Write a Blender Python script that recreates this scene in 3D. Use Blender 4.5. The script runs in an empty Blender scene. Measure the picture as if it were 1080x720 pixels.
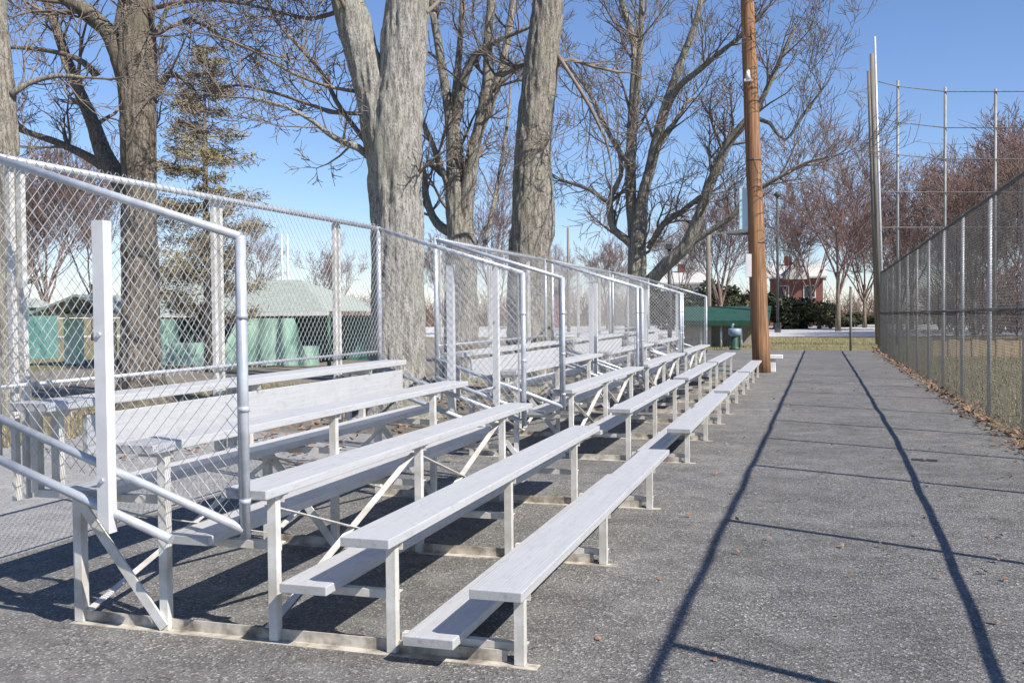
import bpy, bmesh, math, random
from mathutils import Vector, Matrix, noise
R = math.radians
sc = bpy.context.scene
COL = sc.collection

# ------------------------------------------------------------------ camera
F, YAW, PIT, ROL, H = 1036.7, R(17.037), R(1.647), R(-0.527), 1.585
_fw = Vector((-math.sin(YAW), math.cos(YAW), 0)); _rt = Vector((math.cos(YAW), math.sin(YAW), 0)); _up = Vector((0, 0, 1))
FW = _fw*math.cos(PIT) - _up*math.sin(PIT); _u2 = _up*math.cos(PIT) + _fw*math.sin(PIT)
RT = _rt*math.cos(ROL) + _u2*math.sin(ROL); UP = _u2*math.cos(ROL) - _rt*math.sin(ROL)
CAM = Vector((0, 0, H))
cam = bpy.data.cameras.new('camera'); cam.sensor_width = 36; cam.lens = F/1080*36; cam.clip_end = 3000; cam.clip_start = .05
co = bpy.data.objects.new('camera', cam); COL.objects.link(co)
m = Matrix.Identity(4)
for i in range(3):
    m[i][0], m[i][1], m[i][2], m[i][3] = RT[i], UP[i], -FW[i], CAM[i]
co.matrix_world = m; sc.camera = co

def at(px, py, Y):
    """world point seen at a photograph pixel, at distance Y along the path"""
    r = FW + RT*((px-540)/F) - UP*((py-360)/F)
    return CAM + r*(Y/r.y)
def ground(px, py):
    r = FW + RT*((px-540)/F) - UP*((py-360)/F)
    return CAM + r*(-H/r.z)

# ------------------------------------------------------------------ helpers
def tag(o, label=None, cat=None, group=None, kind=None):
    if label: o['label'] = label
    if cat: o['category'] = cat
    if group: o['group'] = group
    if kind: o['kind'] = kind
    return o
def empty(name, loc=(0, 0, 0), rz=0):
    o = bpy.data.objects.new(name, None); o.empty_display_size = .2
    o.location = loc; o.rotation_euler = (0, 0, rz); COL.objects.link(o); return o
def copy_tree(o, parent=None):
    c = o.copy(); COL.objects.link(c)
    if parent: c.parent = parent
    for ch in list(o.children): copy_tree(ch, c)
    return c

class MB:
    def __init__(s): s.v = []; s.f = []; s.smooth = []
    def box(s, a, b, rot=None, bev=0):
        x0, y0, z0 = a; x1, y1, z1 = b
        if bev <= 0:
            n = len(s.v)
            s.v += [(x0,y0,z0),(x1,y0,z0),(x1,y1,z0),(x0,y1,z0),(x0,y0,z1),(x1,y0,z1),(x1,y1,z1),(x0,y1,z1)]
            s.f += [tuple(n+k for k in q) for q in ((0,3,2,1),(4,5,6,7),(0,1,5,4),(1,2,6,5),(2,3,7,6),(3,0,4,7))]
            s.smooth += [False]*6
        else:
            bm = bmesh.new(); bmesh.ops.create_cube(bm, size=1)
            for v in bm.verts:
                v.co = Vector(((x0+x1)/2+v.co.x*(x1-x0), (y0+y1)/2+v.co.y*(y1-y0), (z0+z1)/2+v.co.z*(z1-z0)))
            bmesh.ops.bevel(bm, geom=bm.edges[:], offset=bev, segments=2, profile=.5, affect='EDGES')
            s.addbm(bm)
        return s
    def addbm(s, bm, smooth=False):
        n = len(s.v); bm.verts.index_update()
        s.v += [tuple(v.co) for v in bm.verts]
        for f in bm.faces: s.f.append(tuple(n+v.index for v in f.verts)); s.smooth.append(smooth)
        bm.free()
    def bar(s, a, b, w, h, up=(0, 0, 1)):
        """rectangular bar from a to b, w sideways, h along up"""
        a = Vector(a); b = Vector(b); d = (b-a).normalized(); side = d.cross(Vector(up))
        if side.length < 1e-4: side = d.cross(Vector((1, 0, 0)))
        side.normalize(); u = side.cross(d)
        n = len(s.v)
        for p in (a, b):
            for sx, sy in ((-1,-1),(1,-1),(1,1),(-1,1)): s.v.append(tuple(p+side*(sx*w/2)+u*(sy*h/2)))
        s.f += [tuple(n+k for k in q) for q in ((0,1,2,3),(7,6,5,4),(0,4,5,1),(1,5,6,2),(2,6,7,3),(3,7,4,0))]
        s.smooth += [False]*6
        return s
    def tube(s, pts, rad, sides=8, cap=True, rough=0, seed=0, lobes=0):
        pts = [Vector(p) for p in pts]
        if not isinstance(rad, (list, tuple)): rad = [rad]*len(pts)
        n0 = len(s.v); N = len(pts); ref = None
        for i, p in enumerate(pts):
            d = (pts[min(i+1, N-1)]-pts[max(i-1, 0)]).normalized()
            if ref is None:
                ref = d.cross(Vector((0.3, 1, 0.1)))
                if ref.length < .1: ref = d.cross(Vector((1, 0, 0)))
            ref = (ref - d*ref.dot(d)).normalized(); b = d.cross(ref)
            for k in range(sides):
                a = 2*math.pi*k/sides; r = rad[i]
                q = ref*math.cos(a)+b*math.sin(a)
                if rough:
                    c = p+q*r
                    r *= 1 + rough*noise.noise(Vector((c.x*7+seed, c.y*7, c.z*1.1))) + rough*.7*noise.noise(Vector((c.x*19, c.y*19+seed, c.z*3)))
                    if rad[i] > .22:
                        rg = 1-abs(noise.noise(Vector((c.x*11+seed, c.y*11, c.z*1.6))))*2
                        r += .019*(rg*abs(rg)-.42)+.011*noise.noise(Vector((c.x*26, c.y*26+seed, c.z*6)))
                    r *= 1 + .08*noise.noise(Vector((c.x*1.6, c.y*1.6, c.z*.8+seed)))
                s.v.append(tuple(p+q*r))
        for i in range(N-1):
            for k in range(sides):
                a = n0+i*sides+k; b2 = n0+i*sides+(k+1) % sides
                s.f.append((a, b2, b2+sides, a+sides)); s.smooth.append(True)
        if cap:
            s.f.append(tuple(n0+k for k in reversed(range(sides)))); s.f.append(tuple(n0+(N-1)*sides+k for k in range(sides))); s.smooth += [False, False]
        return s
    def quad(s, a, b, c, d):
        n = len(s.v); s.v += [tuple(a), tuple(b), tuple(c), tuple(d)]; s.f.append((n, n+1, n+2, n+3)); s.smooth.append(False)
    def tri(s, a, b, c):
        n = len(s.v); s.v += [tuple(a), tuple(b), tuple(c)]; s.f.append((n, n+1, n+2)); s.smooth.append(False)
    def poly(s, pts):
        n = len(s.v); s.v += [tuple(p) for p in pts]; s.f.append(tuple(range(n, n+len(pts)))); s.smooth.append(False)
    def prism(s, pts, off):
        """closed polygon pts extruded by vector off"""
        n = len(s.v); k = len(pts); off = Vector(off)
        s.v += [tuple(p) for p in pts]+[tuple(Vector(p)+off) for p in pts]
        s.f.append(tuple(range(n, n+k))); s.f.append(tuple(range(n+2*k-1, n+k-1, -1))); s.smooth += [False]*2
        for i in range(k): s.f.append((n+i, n+k+i, n+k+(i+1) % k, n+(i+1) % k)); s.smooth.append(False)
    def build(s, name, mat, parent=None, fix=True):
        me = bpy.data.meshes.new(name); me.from_pydata(s.v, [], s.f); me.materials.append(mat)
        me.polygons.foreach_set('use_smooth', s.smooth)
        if fix and len(s.f) < 4000:
            bm = bmesh.new(); bm.from_mesh(me); bmesh.ops.recalc_face_normals(bm, faces=bm.faces[:]); bm.to_mesh(me); bm.free()
        o = bpy.data.objects.new(name, me); COL.objects.link(o)
        if parent: o.parent = parent
        return o

def clip_line(poly, p, d):
    """interval of the line p+t*d inside a convex polygon (2-D)"""
    lo, hi = -1e9, 1e9; n = len(poly)
    area = sum(poly[i][0]*poly[(i+1) % n][1]-poly[(i+1) % n][0]*poly[i][1] for i in range(n))
    sg = 1 if area > 0 else -1
    for i in range(n):
        ax, ay = poly[i]; bx, by = poly[(i+1) % n]
        nx, ny = -(by-ay)*sg, (bx-ax)*sg
        den = nx*d[0]+ny*d[1]; num = nx*(p[0]-ax)+ny*(p[1]-ay)
        if abs(den) < 1e-12:
            if num < 0: return None
        else:
            t = -num/den
            if den > 0: lo = max(lo, t)
            else: hi = min(hi, t)
    return (lo, hi) if hi > lo+1e-3 else None
def chain_link(mb, o, u, v, poly, pitch=.05, r=.00165):
    """diamond wire mesh filling a convex polygon in the plane o + a*u + b*v"""
    o = Vector(o); u = Vector(u).normalized(); v = Vector(v).normalized(); nrm = u.cross(v).normalized()
    for sgn in (1, -1):
        d = (math.sqrt(.44), math.sqrt(.56)*sgn); pn = (-d[1], d[0])
        cs = [q[0]*pn[0]+q[1]*pn[1] for q in poly]
        k = math.ceil(min(cs)/pitch)
        while k*pitch < max(cs):
            p = (pn[0]*k*pitch, pn[1]*k*pitch); iv = clip_line(poly, p, d)
            if iv:
                a = o+u*(p[0]+d[0]*iv[0])+v*(p[1]+d[1]*iv[0])+nrm*(r*.9*sgn)
                b = o+u*(p[0]+d[0]*iv[1])+v*(p[1]+d[1]*iv[1])+nrm*(r*.9*sgn)
                mb.tube([a, b], r, 4, cap=False)
            k += 1

# ------------------------------------------------------------------ materials
def mat(name):
    m = bpy.data.materials.new(name); m.use_nodes = True
    nt = m.node_tree; b = nt.nodes['Principled BSDF']
    return m, nt, b
def N(nt, t, **kw):
    n = nt.nodes.new(t)
    for k, v in kw.items():
        if k in n.inputs: n.inputs[k].default_value = v
        else: setattr(n, k, v)
    return n
def ramp(nt, src, stops):
    r = nt.nodes.new('ShaderNodeValToRGB'); e = r.color_ramp.elements
    while len(e) < len(stops): e.new(.5)
    for i, (p, c) in enumerate(stops):
        e[i].position = p; e[i].color = (c, c, c, 1) if isinstance(c, (int, float)) else (*c, 1)
    nt.links.new(src, r.inputs[0]); return r.outputs[0]
def coords(nt, scale=(1, 1, 1), kind='Object'):
    t = nt.nodes.new('ShaderNodeTexCoord'); mp = nt.nodes.new('ShaderNodeMapping'); mp.inputs['Scale'].default_value = scale
    nt.links.new(t.outputs[kind], mp.inputs[0]); return mp.outputs[0]
def noise_tex(nt, vec, scale, detail=6, rough=.6):
    n = N(nt, 'ShaderNodeTexNoise', Scale=scale, Detail=detail, Roughness=rough); nt.links.new(vec, n.inputs['Vector']); return n.outputs['Fac']
def mix(nt, fac, a, b, mode='MIX'):
    n = nt.nodes.new('ShaderNodeMix'); n.data_type = 'RGBA'; n.blend_type = mode
    for s, i in ((fac, 0), (a, 6), (b, 7)):
        if isinstance(s, (int, float)): n.inputs[i].default_value = s
        elif isinstance(s, tuple): n.inputs[i].default_value = (*s, 1)
        else: nt.links.new(s, n.inputs[i])
    return n.outputs[2]
def bump(nt, b, h, strength, dist):
    n = N(nt, 'ShaderNodeBump', Strength=strength, Distance=dist); nt.links.new(h, n.inputs['Height']); nt.links.new(n.outputs[0], b.inputs['Normal'])

def simple(name, c1, c2, rough=.8, scale=6, metal=0, bmp=0, stretch=(1, 1, 1), lo=.35, hi=.65, dist=.01):
    m, nt, b = mat(name); v = coords(nt, stretch)
    f = noise_tex(nt, v, scale)
    nt.links.new(ramp(nt, f, [(lo, c1), (hi, c2)]), b.inputs['Base Color'])
    b.inputs['Roughness'].default_value = rough; b.inputs['Metallic'].default_value = metal
    if bmp: bump(nt, b, f, bmp, dist)
    return m

def aluminium(name, base=.7, metal=.35, rough=.42, dirt=.12, ribs=1):
    m, nt, b = mat(name)
    s = noise_tex(nt, coords(nt, (60, 1.2, 60)), 1.6, 4)          # extrusion streaks along the plank
    g = noise_tex(nt, coords(nt), 5.5, 8, .7)                      # weathering blotches
    c = mix(nt, ramp(nt, s, [(.3, 0.), (.7, 1.)]), (base*.88, base*.885, base*.89), (base*1.06, base*1.065, base*1.07))
    c = mix(nt, ramp(nt, g, [(.5, 0.), (.72, dirt*4)]), c, (base*.72, base*.70, base*.66))
    nt.links.new(c, b.inputs['Base Color'])
    b.inputs['Metallic'].default_value = metal
    nt.links.new(ramp(nt, g, [(.3, rough-.06), (.7, rough+.12)]), b.inputs['Roughness'])
    sc_ = noise_tex(nt, coords(nt, (9, 2.2, 9)), 3.2, 9, .75)
    c2 = mix(nt, ramp(nt, sc_, [(.54, 0.), (.66, dirt*3.2)]), c, (base*.5, base*.48, base*.45))
    nt.links.new(c2, b.inputs['Base Color'])
    if ribs == 0: return m
    w = N(nt, 'ShaderNodeTexWave', Scale=20., Distortion=0.); w.bands_direction = 'X'
    nt.links.new(coords(nt), w.inputs['Vector'])
    bump(nt, b, w.outputs['Fac'], .25, .002)
    return m
M = {}
M['plank'] = aluminium('plank_aluminium', .57, .3, .45)
M['cap'] = aluminium('end_cap_aluminium', .42, .2, .5, .2, 0)
M['frame'] = simple('frame_aluminium', (.50, .47, .41), (.70, .69, .66), .5, 7, .15, .15)
M['sill'] = simple('ground_sill', (.15, .125, .095), (.50, .46, .39), .85, 9, 0, .3, lo=.32, hi=.6)
M['galv'] = simple('galvanised_pipe', (.40, .42, .46), (.54, .57, .61), .4, 12, .35, .05)
M['wire'] = simple('galvanised_wire', (.32, .325, .33), (.48, .485, .49), .45, 30, .3)
M['post_white'] = simple('pale_square_post', (.58, .58, .58), (.68, .68, .68), .45, 6, .15)
M['fence_post'] = simple('weathered_fence_pipe', (.38, .40, .42), (.58, .59, .60), .5, 14, .3)
M['net_pole'] = simple('dull_steel_pole', (.20, .20, .20), (.30, .30, .295), .6, 3, .1)
M['fence_rail'] = simple('dark_fence_rail', (.10, .10, .10), (.2, .2, .2), .6, 9, .2)
M['fence_wire'] = simple('weathered_fence_wire', (.07, .07, .07), (.15, .15, .145), .6, 9, .2)

def bark(name, dark, light, fine=1.0, strength=1., dist=.05):
    m, nt, b = mat(name)
    f1 = noise_tex(nt, coords(nt, (1, 1, .17)), 22*fine, 9, .72)      # furrows
    f2 = noise_tex(nt, coords(nt, (1, 1, .5)), 52*fine, 6, .7)        # plates and flakes
    big = noise_tex(nt, coords(nt), 1.3, 6, .65)
    c = mix(nt, ramp(nt, f1, [(.40, 0.), (.56, 1.)]), dark, light)
    c = mix(nt, ramp(nt, f2, [(.38, .8), (.5, 0.)]), c, tuple(x*.5 for x in dark))
    c = mix(nt, ramp(nt, f2, [(.56, 0.), (.72, .6)]), c, tuple(min(.8, x*1.4) for x in light))
    c = mix(nt, ramp(nt, big, [(.48, 0.), (.66, .6)]), c, (light[0]*.55, light[1]*.60, light[2]*.50))
    nt.links.new(c, b.inputs['Base Color']); b.inputs['Roughness'].default_value = .95
    h = N(nt, 'ShaderNodeMath', operation='MULTIPLY_ADD'); nt.links.new(f2, h.inputs[0]); h.inputs[1].default_value = .5; nt.links.new(f1, h.inputs[2])
    bump(nt, b, h.outputs[0], strength, dist)
    return m
M['bark_grey'] = bark('grey_furrowed_bark', (.19, .175, .15), (.47, .445, .40))
M['bark_brown'] = bark('brown_furrowed_bark', (.095, .078, .06), (.28, .235, .185))
M['bark_mid'] = bark('grey_brown_bark', (.14, .125, .10), (.39, .355, .30))
M['twig'] = simple('bare_twig', (.13, .105, .085), (.24, .20, .165), .9, 3)
M['twig_far'] = simple('reddish_bare_twig', (.15, .095, .08), (.25, .17, .15), .9, .6)
M['needle'] = simple('tan_green_needle', (.13, .115, .055), (.30, .235, .13), .8, 2.5)
M['leaf_dark'] = simple('dark_evergreen_leaf', (.022, .032, .012), (.07, .075, .028), .7, 1.2)
M['leaf_olive'] = simple('olive_evergreen_leaf', (.06, .06, .02), (.15, .13, .05), .7, 1.2)

def asphalt(name, c1, c2, speck, cs=1.0, stain=.32):
    m, nt, b = mat(name); v = coords(nt)
    fine = noise_tex(nt, v, 120*cs, 5, .75)
    vo = N(nt, 'ShaderNodeTexVoronoi', Scale=88.*cs); nt.links.new(v, vo.inputs['Vector'])
    big = noise_tex(nt, v, .55, 7, .6); mid = noise_tex(nt, v, 3.2, 8, .72)
    c = mix(nt, ramp(nt, fine, [(.3, 0.), (.72, 1.)]), c1, c2)
    bw = N(nt, 'ShaderNodeSeparateColor'); nt.links.new(vo.outputs['Color'], bw.inputs[0])
    c = mix(nt, ramp(nt, bw.outputs[0], [(.74, 0.), (.97, .75)]), c, speck)                 # pale stones
    c = mix(nt, ramp(nt, bw.outputs[1], [(.70, 0.), (.95, .7)]), c, tuple(x*.35 for x in c1))  # dark pits
    c = mix(nt, ramp(nt, noise_tex(nt, coords(nt, (1, 2.2, 1)), 1.5, 9, .7), [(.46, 0.), (.62, stain)]), c, tuple(x*.62 for x in c1))
    c = mix(nt, ramp(nt, big, [(.42, 0.), (.62, stain)]), c, tuple(x*.55 for x in c1))
    c = mix(nt, ramp(nt, mid, [(.47, 0.), (.66, .42)]), c, tuple(min(1, x*1.3) for x in c2))
    nt.links.new(c, b.inputs['Base Color']); b.inputs['Roughness'].default_value = .88
    hh = N(nt, 'ShaderNodeMath', operation='ADD'); nt.links.new(fine, hh.inputs[0]); nt.links.new(vo.outputs['Distance'], hh.inputs[1])
    bump(nt, b, hh.outputs[0], .9, .008)
    return m
M['asphalt'] = asphalt('worn_asphalt', (.092, .088, .080), (.225, .216, .202), (.50, .48, .45))
M['road'] = asphalt('pale_road_asphalt', (.24, .235, .225), (.37, .365, .35), (.42, .42, .42), 1., .15)
M['lot'] = asphalt('pale_gravel_lot', (.42, .41, .40), (.6, .59, .58), (.7, .7, .7), .3, .1)
M['tar'] = simple('tar_patch', (.012, .012, .013), (.035, .035, .036), .75, 14, 0, .4)

def grassy(name, a, b_, c_, big=.25):
    m, nt, b = mat(name); v = coords(nt)
    f = noise_tex(nt, v, 9, 9, .75); g = noise_tex(nt, v, big, 5); h = noise_tex(nt, v, 60, 4, .8)
    c = mix(nt, ramp(nt, f, [(.35, 0.), (.65, 1.)]), a, b_)
    c = mix(nt, ramp(nt, g, [(.4, 0.), (.65, .8)]), c, c_)
    c = mix(nt, ramp(nt, h, [(.3, .5), (.6, 0.)]), c, tuple(x*.4 for x in a))
    nt.links.new(c, b.inputs['Base Color']); b.inputs['Roughness'].default_value = .95
    bump(nt, b, h, 1., .03)
    return m
M['ground'] = grassy('winter_lawn', (.20, .17, .075), (.32, .27, .13), (.15, .15, .06))
M['dirt'] = grassy('leafy_dirt', (.19, .165, .135), (.31, .28, .24), (.24, .21, .16), .6)
M['field'] = grassy('ball_field_turf', (.17, .16, .07), (.25, .23, .11), (.27, .22, .12))
M['dryblade'] = simple('dry_grass_blade', (.22, .19, .085), (.34, .28, .14), .8, 1.5)
M['pole'] = simple('creosoted_pole_wood', (.085, .045, .024), (.36, .185, .085), .8, 2.2, 0, .8, (11, 11, .3), .34, .62)
M['pole_grey'] = simple('weathered_grey_wood', (.13, .11, .09), (.26, .23, .19), .85, 2, 0, .4, (8, 8, .3))
M['steel_light'] = simple('pale_steel_pole', (.55, .55, .54), (.72, .72, .70), .45, 3, .2)
M['dark_metal'] = simple('dark_metal', (.04, .04, .04), (.08, .08, .08), .6, 5)
M['white_paint'] = simple('white_paint', (.70, .69, .66), (.82, .81, .79), .6, 5)
M['cyan_panel'] = simple('pale_blue_panel', (.48, .66, .72), (.58, .74, .78), .5, 2)
M['green_roof'] = simple('green_dugout_roof', (.008, .045, .027), (.018, .075, .045), .6, 4)
M['tan_wall'] = simple('tan_block', (.30, .26, .20), (.42, .37, .29), .9, 5, 0, .2)
M['tan_board'] = simple('tan_boards', (.40, .29, .16), (.62, .48, .30), .85, 4, 0, .3, (6, 6, .4))
M['pav_roof'] = simple('pale_green_grey_shingle', (.23, .265, .235), (.34, .375, .335), .9, 5, 0, .5, (.6, 3, 3))
M['tarp'] = simple('green_tarp', (.20, .40, .31), (.42, .60, .48), .8, 1.6, 0, .6, (1, 1, .3), dist=.1)
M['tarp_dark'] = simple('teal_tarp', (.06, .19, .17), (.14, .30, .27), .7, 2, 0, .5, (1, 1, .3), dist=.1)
M['cream'] = simple('cream_panel', (.52, .44, .32), (.62, .54, .42), .85, 3)
M['brick'] = simple('red_brick', (.16, .07, .055), (.25, .12, .095), .9, 9)
M['house_roof'] = simple('pale_shingle_roof', (.42, .40, .37), (.55, .53, .50), .9, 4)
M['siding'] = simple('pale_siding', (.62, .60, .55), (.74, .72, .68), .8, 3)
M['glass'] = simple('window_glass', (.03, .035, .04), (.06, .07, .08), .12, 2)
M['leaf_fallen'] = simple('fallen_leaf', (.10, .05, .03), (.34, .22, .14), .85, 9, lo=.3, hi=.7)
M['fountain_blue'] = simple('blue_grey_metal', (.16, .22, .27), (.24, .31, .36), .5, 4)
M['fountain_green'] = simple('dark_green_paint', (.012, .05, .03), (.03, .08, .05), .5, 4)

# ------------------------------------------------------------------ bleachers
X0, T, RISE, H1, L, W = 1.202, .62, .193, .38, 4.57, .242
FR = (.13, 1.96, 3.78)                 # frame stations along the bleacher
TH = .045
def seat_x(i): return -X0-(i-1)*T      # front edge of row i
def seat_z(i): return H1+(i-1)*RISE
def foot_z(i): return seat_z(i-1)-.235
def foot_x(i): return seat_x(i-1)-.317 # front edge of the footboard of row i

def plank(name, x, z, root, l0=0, l1=L, w=W, th=TH):
    b = MB(); b.box((x-w, l0+.004, z-th), (x, l1-.004, z), bev=.005)
    o = b.build(name, M['plank'], root)
    for y0, y1 in ((l0-.004, l0+.004), (l1-.004, l1+.004)):
        c = MB(); c.box((x-w+.002, y0, z-th+.002), (x-.002, y1, z-.001), bev=.002); c.build('end_cap', M['cap'], o)
    return o

def angle_post(mb, x, y, z0, z1, s=.046, t=.006):
    mb.box((x-t, y, z0), (x, y+s, z1)); mb.box((x-s, y, z0), (x-t-.0005, y+t, z1))

def frame(root, y):
    xb = seat_x(5)+.02
    b = MB()
    b.prism([(xb, y-.03, .004), (seat_x(1)+.035, y-.03, .004), (seat_x(1)+.035, y+.0395, .004), (xb, y+.0395, .004)], (0, 0, .008))
    o = b.build('support_frame', M['sill'], root)
    b = MB(); b.box((xb, y+.030, .0125), (seat_x(1)-.12, y+.039, .065)); b.build('sill', M['sill'], o)
    def bracket(x0, x1, z):
        r = MB(); r.prism([(x0, y+.048, z), (x0, y+.048, z-.038), (x0, y+.054, z-.038), (x0, y+.054, z-.006), (x0, y+.09, z-.006), (x0, y+.09, z)], (x1-x0, 0, 0)); r.build('bracket', M['frame'], o)
    for i in range(2, 6): bracket(seat_x(i)-(.02 if i < 5 else .26), seat_x(i-1)-.03, foot_z(i)-TH-.004)
    for i in range(1, 6): bracket(seat_x(i)-W+.01, seat_x(i)-.012, seat_z(i)-TH-.002)
    for i in range(1, 5):
        p = MB(); angle_post(p, seat_x(i)-.03, y, .014, seat_z(i)-TH-.003); p.build('post', M['frame'], o)
    p = MB(); angle_post(p, seat_x(5)+.075, y, .014, foot_z(5)-TH-.006, .05); p.build('post', M['frame'], o)
    p = MB(); angle_post(p, seat_x(5)-.10, y+.05, foot_z(5)-TH-.04, seat_z(5)-TH-.003); p.build('post', M['frame'], o)
    p = MB(); angle_post(p, seat_x(5)-.235, y+.05, foot_z(5)-TH-.02, seat_z(5)-TH-.003); p.build('post', M['frame'], o)
    p = MB(); p.bar((seat_x(5)+.06, y-.008, foot_z(5)-.06), (seat_x(4)-.045, y-.008, .03), .012, .052); p.build('brace', M['frame'], o)
    return o

def guard(root, y, off):
    """sloping chain-link end guard; y is the face of the plank ends, off the side it stands on"""
    yy = y+off*.032
    xa, xb = -3.97, -2.535                 # rear and front
    sl = (2.40-1.95)/(xb-xa)
    top = lambda x: 1.95-(x-xb)*sl
    b = MB(); b.tube([(xa, yy, top(xa)), (xb, yy, 1.95)], .021, 12)
    o = b.build('end_guard', M['galv'], root)
    b = MB(); b.tube([(xa, yy+off*.004, 1.085), (xb, yy+off*.004, .585)], .021, 12); b.build('rail', M['galv'], o)
    b = MB(); b.tube([(xa, yy+off*.03, .885), (seat_x(4)+.14, yy+off*.03, .525)], .023, 12); b.build('rail', M['galv'], o)
    p = MB(); p.tube([(xb, yy, .55), (xb, yy, 1.955)], .0235, 14)
    for z in (.72, 1.15, 1.58): p.tube([(xb, yy, z-.012), (xb, yy, z+.012)], .027, 14)   # tie bands
    p.build('post', M['galv'], o)
    p = MB(); x = -3.262; ys = yy+off*.055
    p.prism([(x-.032, ys-.03, .62), (x+.032, ys-.03, .545), (x+.032, ys-.03, 2.045), (x-.032, ys-.03, 2.045)], (0, .06, 0))
    p.build('post', M['post_white'], o)
    for z in (.80, 1.50):
        p = MB(); p.tube([(x, ys+off*.028, z), (x, ys+off*.040, z)], .012, 8); p.build('bolt', M['galv'], o)
    p = MB(); p.tube([(xa, yy, .86), (xa, yy, 2.42)], .0235, 12); p.build('post', M['galv'], o)
    # tension bar and wire
    c = MB(); yw = yy-off*.024
    pad = .028
    poly = [(xa, .93), (xb-.04, .60), (xb-.04, top(xb-.04)+pad), (xa, top(xa)+pad)]
    chain_link(c, (0, yw, 0), (1, 0, 0), (0, 0, 1), poly)
    c.build('chain_mesh', M['wire'], o)
    c = MB(); c.bar((xb-.04, yw, .6), (xb-.04, yw, 1.93), .006, .014); c.build('tension_bar', M['wire'], o)
    return o

def bleacher():
    root = empty('bleacher', (0, 4.03, 0))
    for i in range(1, 6): plank('seat_plank', seat_x(i), seat_z(i), root)
    for i in range(2, 6): plank('footboard', foot_x(i), foot_z(i), root)
    r = MB(); r.box((seat_x(5)-.075, .33, .845), (seat_x(5)-.040, L, 1.06), bev=.004); r.build('riser_board', M['plank'], root)
    for y in FR: frame(root, y)
    for x, zt in ((seat_x(3)-.085, seat_z(3)-.10), (seat_x(5)+.10, foot_z(5)-.12)):    # crossed diagonals between the frames
        for a, b_ in ((FR[1], FR[0]), (FR[0], FR[1]), (FR[2], FR[1]), (FR[1], FR[2])):
            br = MB(); dx = .004 if b_ > a else -.004
            br.bar((x+dx, a+.02, zt), (x+dx, b_+.02, .07), .006, .042, (1, 0, 0)); br.build('brace', M['frame'], root)
    # back fence
    xb = -3.985
    b = MB(); b.tube([(xb, -.03, 2.405), (xb, L+.03, 2.405)], .021, 12)
    o = b.build('back_fence', M['galv'], root)
    b = MB(); b.tube([(xb, 0, 1.23), (xb, L, 1.23)], .012, 8); b.build('rail', M['galv'], o)
    for y in FR:
        for dy in (0, .075):
            p = MB(); p.box((xb-.055, y+dy, .62), (xb-.026, y+dy+.034, 2.39)); p.build('post', M['frame'], o)
    c = MB(); chain_link(c, (xb+.024, 0, 0), (0, 1, 0), (0, 0, 1), [(0, 1.2), (L, 1.2), (L, 2.44), (0, 2.44)]); c.build('chain_mesh', M['wire'], o)
    guard(root, 0, -1); guard(root, L, 1)
    return root

B1 = bleacher()
BG = 'aluminium bleachers in a row along the asphalt path'
tag(B1, 'nearest five-row aluminium bleacher, its open end and plank ends facing the viewer', 'bleacher', BG)
for y, lab in ((10.15, 'second aluminium bleacher from the viewer, starting just beyond the open gap'),
               (15.2, 'third aluminium bleacher from the viewer, between the second and the farthest one'),
               (20.15, 'farthest aluminium bleacher in the row, ending beside the brown wooden pole')):
    c = copy_tree(B1); c.location = (0, y, 0); c['label'] = lab
# ------------------------------------------------------------------ ground
def sheet(name, pts, z, mt, sub=0):
    b = MB(); b.poly([(x, y, z) for x, y in pts]); o = b.build(name, mt); tag(o, kind='structure')
    if o.data.polygons[0].normal.z < 0: o.data.flip_normals()
    return o
g = sheet('ground', [(-900, -60), (900, -60), (900, 1500), (-900, 1500)], 0, M['ground'])
def wavy(x, y0, y1, amp, n, seed):
    return [(x+amp*noise.noise(Vector((seed, y0+(y1-y0)*k/n*.35, 0)))+amp*.4*noise.noise(Vector((seed+9, (y0+(y1-y0)*k/n)*1.7, 0))), y0+(y1-y0)*k/n) for k in range(n+1)]
sheet('dirt', wavy(-4.9, 8, 60, .5, 50, 3)+[(-22, 60)]+[(-22, 8)], .002, M['dirt'])
sheet('field', wavy(2.62, -20, 70, .12, 60, 5)[::-1]+[(2.6, -20), (120, -20), (120, 70)], .004, M['field'])
sheet('road', wavy(-9.4, -20, 11.6, .25, 30, 8)+[(-4.9, 11.9), (-4.9, -20)], .006, M['road'])
sheet('path', wavy(-5.06, -20, 40.8, .05, 60, 1)+wavy(2.36, -20, 40.8, .22, 90, 2)[::-1], .010, M['asphalt'])
sheet('lot', [(-60, 64), (-10, 62), (60, 60), (60, 110), (-60, 110)], .006, M['lot'])

zz = .0145
pt = MB(); c = ground(975, 486); pt.poly([(c.x-.13, c.y-.07, zz), (c.x+.12, c.y-.09, zz), (c.x+.13, c.y+.06, zz), (c.x-.12, c.y+.08, zz)])
tag(pt.build('tar_patch', M['tar']), kind='structure')

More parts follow.
